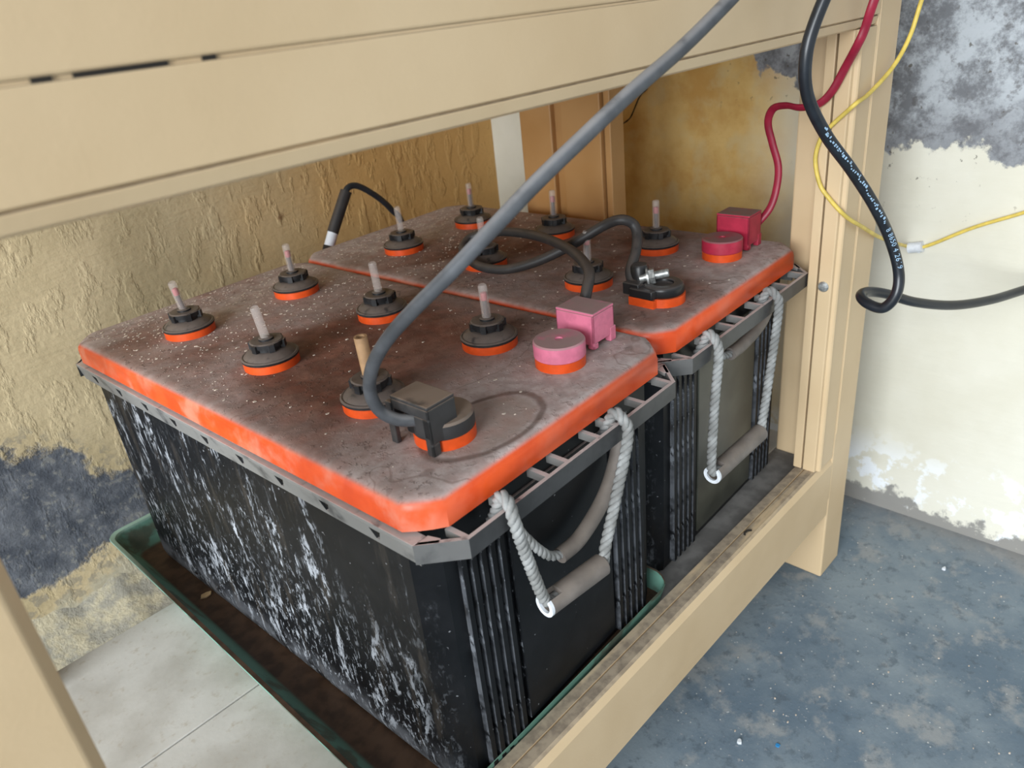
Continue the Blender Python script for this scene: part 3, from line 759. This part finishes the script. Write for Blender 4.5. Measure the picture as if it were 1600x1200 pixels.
hb.box(hx0 - 0.001, hx0 + 0.0028, hy1 - 0.0010, hy1 + 0.0046, 0.0003, 0.0300)
hb.box(hx0 - 0.001, hx0 + 0.0045, hy1 - 0.0005, hy1 + 0.0030, 0.0180, 0.0230)
hb.build('lug_hood', BLACKPL, t, smooth=False, bevel=0.0008)
MB().box(0.0480, 0.0640, 0.0380, 0.0620, 0.0075, 0.0240).build('lead_clamp', LEAD, t, smooth=False, bevel=0.002)
# far battery, negative: bare clamp with bolt
t = MB().lathe([(0.0188, -0.0005), (0.0188, 0.0075), (0.0, 0.0075)], 0.0660, 0.0400, 36)
t.extz([(0.0440, 0.0360), (0.0560, 0.0330), (0.0600, 0.0600), (0.0450, 0.0610)], -0.0005, 0.0072)
t = t.build('terminal', ORANGE, BB); t.location.z = ZT
t['label'] = 'orange post base with bare black clamp and bolt'
cl = MB().lathe([(0.0172, 0.0075), (0.0180, 0.0090), (0.0176, 0.0150), (0.0160, 0.0166), (0.0095, 0.0168), (0.0088, 0.0135), (0.0, 0.0130)], 0.0660, 0.0400, 30)
cl.extz([(0.0436, 0.0372), (0.0565, 0.0340), (0.0605, 0.0595), (0.0446, 0.0605)], 0.0073, 0.0150)
cl.extz([(0.0470, 0.0520), (0.0590, 0.0520), (0.0620, 0.0680), (0.0480, 0.0690)], 0.0073, 0.0180)
cl = cl.build('battery_clamp', LEAD, t, smooth=True, bevel=0.001)
bt = MB().lathe([(0.0036, -0.012), (0.0036, 0.012), (0.0030, 0.0128), (0.0, 0.0128)], seg=14)
bt.lathe([(0.0070, -0.0040), (0.0070, 0.0008)], seg=6); bt.lathe([(0.0082, -0.0058), (0.0082, -0.0041)], seg=20)
bo = bt.build('clamp_bolt', ZINC, cl); bo.location = (0.0645, 0.0480, 0.0215); bo.rotation_euler = (math.radians(80), 0.10, 0.55)
MB().lathe([(0.0075, 0.0), (0.0078, 0.012), (0.0062, 0.0145), (0.0, 0.0148)], 0.0630, 0.0610, 18).build('clamp_post', LEAD, cl).location.z = 0.0160
handle(BA, 0.0530, 0.1690, (0.0720, -0.0175), (0.1270, -0.0245), 0.3030, 0.064)
handle(BB, 0.0530, 0.1640, (0.0360, -0.0250), (0.1225, -0.0275), 0.2760, 0.020)

# ------------------------------------------------------------------ cables
def cable(name, P, r, mat, label, cat='cable', n=10, seg=14, flat=1.0):
    o = MB().tube(catmull(P, n), r, seg, flat).build(name, mat, angle=80)
    return tag(o, label, cat)
MAIN = [(-0.1409, -0.0243, 0.7041), (-0.2384, -0.0257, 0.6681), (-0.3072, -0.0313, 0.6432), (-0.3544, -0.0306, 0.6239), (-0.4012, -0.0308, 0.6084), (-0.4358, -0.0249, 0.5914), (-0.4634, -0.0164, 0.5745), (-0.4855, -0.0051, 0.5560), (-0.4995, 0.0109, 0.5375), (-0.5091, 0.0315, 0.5182), (-0.5133, 0.0529, 0.4987), (-0.5139, 0.0716, 0.4780), (-0.5130, 0.0810, 0.4593), (-0.5099, 0.0805, 0.4451), (-0.5028, 0.0743, 0.4370), (-0.4933, 0.0677, 0.4340)]
MAIN = [(0.0, 0.10, 0.8245), (0.01, 0.02, 0.829), (0.0, -0.028, 0.815), (-0.03, -0.034, 0.755)] + MAIN
cable('battery_cable', MAIN, 0.0040, CABLE, 'thick dusty grey cable sweeping down to the near battery black terminal')
PRINT = [(-0.1392, -0.0426, 0.6800), (-0.1647, -0.0308, 0.6507), (-0.1764, -0.0231, 0.6233), (-0.1808, -0.0198, 0.5998), (-0.1747, -0.0203, 0.5739), (-0.1560, -0.0276, 0.5445), (-0.1325, -0.0396, 0.5148), (-0.1105, -0.0513, 0.4835), (-0.0917, -0.0609, 0.4510), (-0.0869, -0.0690, 0.4235), (-0.0905, -0.0704, 0.4052), (-0.0923, -0.0623, 0.3923), (-0.0903, -0.0482, 0.3930), (-0.0818, -0.0392, 0.3955), (-0.0664, -0.0394, 0.3940), (-0.0458, -0.0485, 0.3869), (-0.0156, -0.0647, 0.3716), (0.0285, -0.0858, 0.3573), (0.0773, -0.1063, 0.3502), (0.1299, -0.1268, 0.3484), (0.1660, -0.1579, 0.3540)]
PRINT = [(-0.06, 0.10, 0.825), (-0.055, 0.02, 0.830), (-0.06, -0.035, 0.815), (-0.09, -0.05, 0.745)] + PRINT + [(0.1715, -0.30, 0.385), (0.1722, -0.60, 0.45), (0.1722, -1.10, 0.52)]
PC = cable('printed_cable', PRINT, 0.0045, CABLEB, 'black rubber cable with pale printed lettering looping past the rack leg')
YEL = [(0.0702, -0.0200, 0.6720), (0.0491, -0.0160, 0.6200), (0.0423, -0.0120, 0.5914), (0.0246, -0.0070, 0.5690), (-0.0161, -0.0040, 0.5529), (-0.0411, -0.0035, 0.5488), (-0.0425, 0.0049, 0.5406), (-0.0425, 0.0150, 0.5309), (-0.0425, 0.0233, 0.5209), (-0.0425, 0.0275, 0.5013), (-0.0425, 0.0215, 0.4789), (-0.0425, 0.0110, 0.4658), (-0.0425, 0.0002, 0.4557), (-0.0307, -0.0040, 0.4461), (-0.0079, -0.0060, 0.4343), (0.0526, -0.0040, 0.4063), (0.1600, 0.0072, 0.3665), (0.1720, -0.0043, 0.3616), (0.1730, -0.0186, 0.3669), (0.1730, -0.0567, 0.3902), (0.1730, -0.1003, 0.4111), (0.1730, -0.1492, 0.4360)]
YEL = [(0.06, 0.10, 0.8222), (0.062, 0.02, 0.824), (0.066, -0.026, 0.818), (0.075, -0.025, 0.745)] + YEL + [(0.1750, -0.30, 0.51), (0.1750, -0.60, 0.62), (0.1750, -1.10, 0.70)]
cable('yellow_wire', YEL, 0.0019, YELLOWM, 'thin yellow wire looping round the rack leg to the wall clip', 'wire', seg=10)
RED = [(-0.0160, -0.0220, 0.6820), (-0.0523, -0.0160, 0.6336), (-0.0530, -0.0090, 0.6068), (-0.0530, -0.0045, 0.5952), (-0.0450, 0.0069, 0.5776), (-0.0440, 0.0171, 0.5584), (-0.0440, 0.0285, 0.5479), (-0.0430, 0.0447, 0.5450), (-0.0360, 0.0612, 0.5455), (-0.0280, 0.0773, 0.5413), (-0.0240, 0.0837, 0.5279), (-0.0210, 0.0795, 0.5081), (-0.0200, 0.0730, 0.4871), (-0.0220, 0.0727, 0.4661), (-0.0270, 0.0758, 0.4481), (-0.0340, 0.0842, 0.4340)]
RED = [(0.03, 0.10, 0.8245), (0.03, 0.02, 0.828), (0.03, -0.030, 0.815), (0.015, -0.030, 0.745)] + RED
cable('red_wire', RED, 0.0037, REDM, 'flat dark red wire running down to the crimson terminal cover', 'wire', seg=12, flat=0.55)
JUMP = [(-0.2279, 0.0874, 0.4270), (-0.2222, 0.1006, 0.4292), (-0.2178, 0.1067, 0.4376), (-0.2060, 0.1093, 0.4499), (-0.1960, 0.1142, 0.4616), (-0.1940, 0.1195, 0.4709), (-0.2008, 0.1284, 0.4756), (-0.2037, 0.1469, 0.4680), (-0.2180, 0.1716, 0.4520), (-0.2327, 0.2010, 0.4370), (-0.2431, 0.2340, 0.4270), (-0.2457, 0.2668, 0.4260), (-0.2330, 0.3001, 0.4280), (-0.2219, 0.3148, 0.4330), (-0.2071, 0.3135, 0.4400), (-0.1996, 0.2776, 0.4470), (-0.2118, 0.2179, 0.4530), (-0.2414, 0.1535, 0.4570), (-0.2718, 0.1090, 0.4550), (-0.2880, 0.0985, 0.4440), (-0.2945, 0.0985, 0.4300)]
cable('jumper_cable', JUMP, 0.0046, CABLEJ, 'black jumper cable looping over the lids between the two batteries')
back = empty('loose_cable', (-0.2256, 0.56, 0.40))
tag(back, 'loose black sleeved cable end hooked up behind the batteries', 'cable')
def sub(P): return [(p[0] + 0.2256, p[1] - 0.56, p[2] - 0.40) for p in P]
MB().tube(catmull(sub([(-0.1945, 0.5600, 0.4534), (-0.1879, 0.5580, 0.4665), (-0.1727, 0.5560, 0.4656), (-0.1495, 0.5520, 0.4467), (-0.1323, 0.5500, 0.4259), (-0.1199, 0.5480, 0.3997), (-0.118, 0.5480, 0.30), (-0.12, 0.548, 0.05), (-0.13, 0.54, 0.004), (-0.2, 0.53, 0.0042)])), 0.0040, 12).build('wire', CABLEB, back, angle=80)
MB().tube(catmull(sub([(-0.2210, 0.5600, 0.4180), (-0.2145, 0.5600, 0.4275), (-0.1895, 0.5600, 0.4630)])), 0.0072, 16).build('sleeve', CABLEJ, back, angle=60)
MB().tube(catmull(sub([(-0.2300, 0.5600, 0.4030), (-0.2250, 0.5600, 0.4110), (-0.2205, 0.5600, 0.4185)])), 0.0066, 14).build('tape_band', WHITE, back, angle=60)
MB().tube(catmull(sub([(-0.2350, 0.5600, 0.3940), (-0.2320, 0.5600, 0.3990), (-0.2295, 0.5600, 0.4035)])), 0.0074, 14).build('lug', GAPM, back, angle=60)

# wall clip for the yellow wire
clip = MB().tube([(0.1722, 0.0040, 0.3600), (0.1722, -0.0105, 0.3635)], 0.0060, 18)
clip.box(0.1715, 0.1772, -0.0085, 0.0020, 0.3560, 0.3640)
tag(clip.build('wire_clip', WHITE, angle=60), 'small white plastic wire clip fixed to the cream wall', 'clip')

# printed lettering on the black cable
path = resample(catmull(PRINT[3:], 16), 0.0008)
camloc = Vector((-0.7308, -0.2683, 0.6549))
def put_text(txt, s0, size):
    cu = bpy.data.curves.new('t', 'FONT'); cu.body = txt; cu.size = size; cu.resolution_u = 2; cu.space_character = 1.1
    to = bpy.data.objects.new('t', cu); col.objects.link(to)
    dg = bpy.context.evaluated_depsgraph_get()
    me = bpy.data.meshes.new_from_object(to.evaluated_get(dg))
    bpy.data.objects.remove(to)
    hgt = size * 0.7
    for v in me.vertices:
        sidx = (s0 + v.co.x) / 0.0008; i = int(sidx); t = sidx - i
        p = path[i].lerp(path[i + 1], t); T = (path[i + 2] - path[i - 1]).normalized()
        side = Vector((-0.72, -0.62, 0.30)); out_ = (side - T * side.dot(T)).normalized(); up = out_.cross(T)
        a = (v.co.y - hgt / 2) / 0.00465
        v.co = p + (out_ * math.cos(a) + up * math.sin(a)) * 0.00462
    me.materials.append(PRINTM)
    o = bpy.data.objects.new('print', me); col.objects.link(o); o.parent = PC
    return o
put_text('8 8650 4 2619', 0.3445, 0.0062)
# worn, unreadable stretch of the same print: short pale flecks
fk = MB(); sx_ = 0.232
while sx_ < 0.340:
    i = int(sx_ / 0.0008); p = path[i]; T = (path[i + 2] - path[i - 1]).normalized()
    side = Vector((-0.72, -0.62, 0.30)); out_ = (side - T * side.dot(T)).normalized(); up = out_.cross(T)
    ln_ = random.uniform(0.0008, 0.0022); a0 = random.uniform(-0.45, 0.0); a1 = a0 + random.uniform(0.2, 0.55)
    ring = lambda d, r: [p + T * d + (out_ * math.cos(a) + up * math.sin(a)) * r for a in (a0, a1)]
    q = ring(0, 0.00460) + ring(ln_, 0.00460)[::-1]
    q2 = ring(0, 0.00440) + ring(ln_, 0.00440)[::-1]
    fk.loft([q2, q]); sx_ += ln_ + random.uniform(0.0006, 0.0016)
fk.build('print', PRINTM, PC, smooth=False)

CRACK = [(0.3577, 0.5323), (0.3704, 0.5226), (0.3793, 0.5076), (0.3884, 0.4932), (0.4041, 0.4834), (0.4135, 0.4726), (0.4221, 0.4600), (0.4332, 0.4451), (0.4407, 0.4374)]
# crack in the plaster beside the back leg
ck = [(XW - 0.0001, y, z) for y, z in CRACK]
MB().tube(catmull(ck, 3), 0.0009, 6, radii=[0.0005 + 0.0006 * abs(math.sin(i * 1.7)) for i in range(3 * (len(ck) - 1) + 1)]).build('plaster_crack', GAPM, wr)

# ------------------------------------------------------------------ small bits
def to_world(B, x, y, z):
    c, s_ = math.cos(B.rotation_euler.z), math.sin(B.rotation_euler.z)
    return Vector((B.location.x + x * c - y * s_, B.location.y + x * s_ + y * c, z))
def flake(mb, p, r, h, nside=5):
    a0 = random.uniform(0, 6.28); n = nside
    rr = [r * random.uniform(0.6, 1.15) for _ in range(n)]
    tx, ty = random.uniform(-0.25, 0.25), random.uniform(-0.25, 0.25)
    ring = []
    for zz in (0, h):
        ring.append([(p[0] + rr[k] * math.cos(a0 + k * 6.283 / n) * (1.0 if zz == 0 else 0.9), p[1] + 0.75 * rr[k] * math.sin(a0 + k * 6.283 / n), p[2] + zz + rr[k] * 0.4 * abs(tx * math.cos(k) + ty * math.sin(k))) for k in range(n)])
    mb.loft(ring)
mb = MB()
caps = [(0.072, 0.389), (0.072, 0.254), (0.072, 0.122), (0.187, 0.387), (0.187, 0.252), (0.187, 0.120), (0.187, 0.049), (0.067, 0.049), (0.23, 0.055), (0.05, 0.05)]
for B, n in ((BA, 950), (BB, 760)):
    k = 0
    while k < n:
        x, y = random.uniform(0.012, 0.248), random.uniform(0.012, 0.478)
        if any((x - a) ** 2 + (y - b_) ** 2 < 0.024 ** 2 for a, b_ in caps): continue
        if random.random() > max(0.05, (y / 0.48) ** 2.6): continue
        flake(mb, to_world(B, x, y, ZT), random.choice((0.0004, 0.0005, 0.0006, 0.0008, 0.0011, 0.0017)), 0.00035)
        k += 1
o = mb.build('paint_flakes', FLAKE, smooth=False)
tag(o, 'tiny pale paint flakes scattered over the dusty lids', 'flakes', kind='stuff')
mb = MB()
for k in range(230):
    x, y = random.uniform(-0.6, 0.16), random.uniform(-0.5, 0.04)
    flake(mb, (x, y, 0.0), random.choice((0.0005, 0.0007, 0.001, 0.0014)), 0.0006)
tag(mb.build('floor_grit', FLAKE, smooth=False), 'fine pale grit scattered on the cement floor', 'grit', kind='stuff')
def chip(name, p, r, h, mat, label, cat):
    m_ = MB(); flake(m_, (0, 0, 0), r, h, 6); o_ = m_.build(name, mat, smooth=False); o_.location = p
    return tag(o_, label, cat)
chip('paint_chip', (-0.5540, 0.385, ZS + 0.0026), 0.0062, 0.0012, CHIPM, 'square tan paint chip lying in the green tray', 'chip')
chip('pebble', (0.0973, -0.107, 0.0), 0.0030, 0.003, WHITE, 'small white pebble on the floor right of the rack leg', 'pebble')
chip('pebble', (-0.2635, -0.0372, 0.0), 0.0032, 0.003, WHITE, 'small white pebble on the floor nearest the front rail', 'pebble')
chip('plastic_scrap', (-0.2442, -0.0666, 0.0), 0.0026, 0.001, BLUECHIP, 'tiny bright blue scrap on the dark floor', 'scrap')
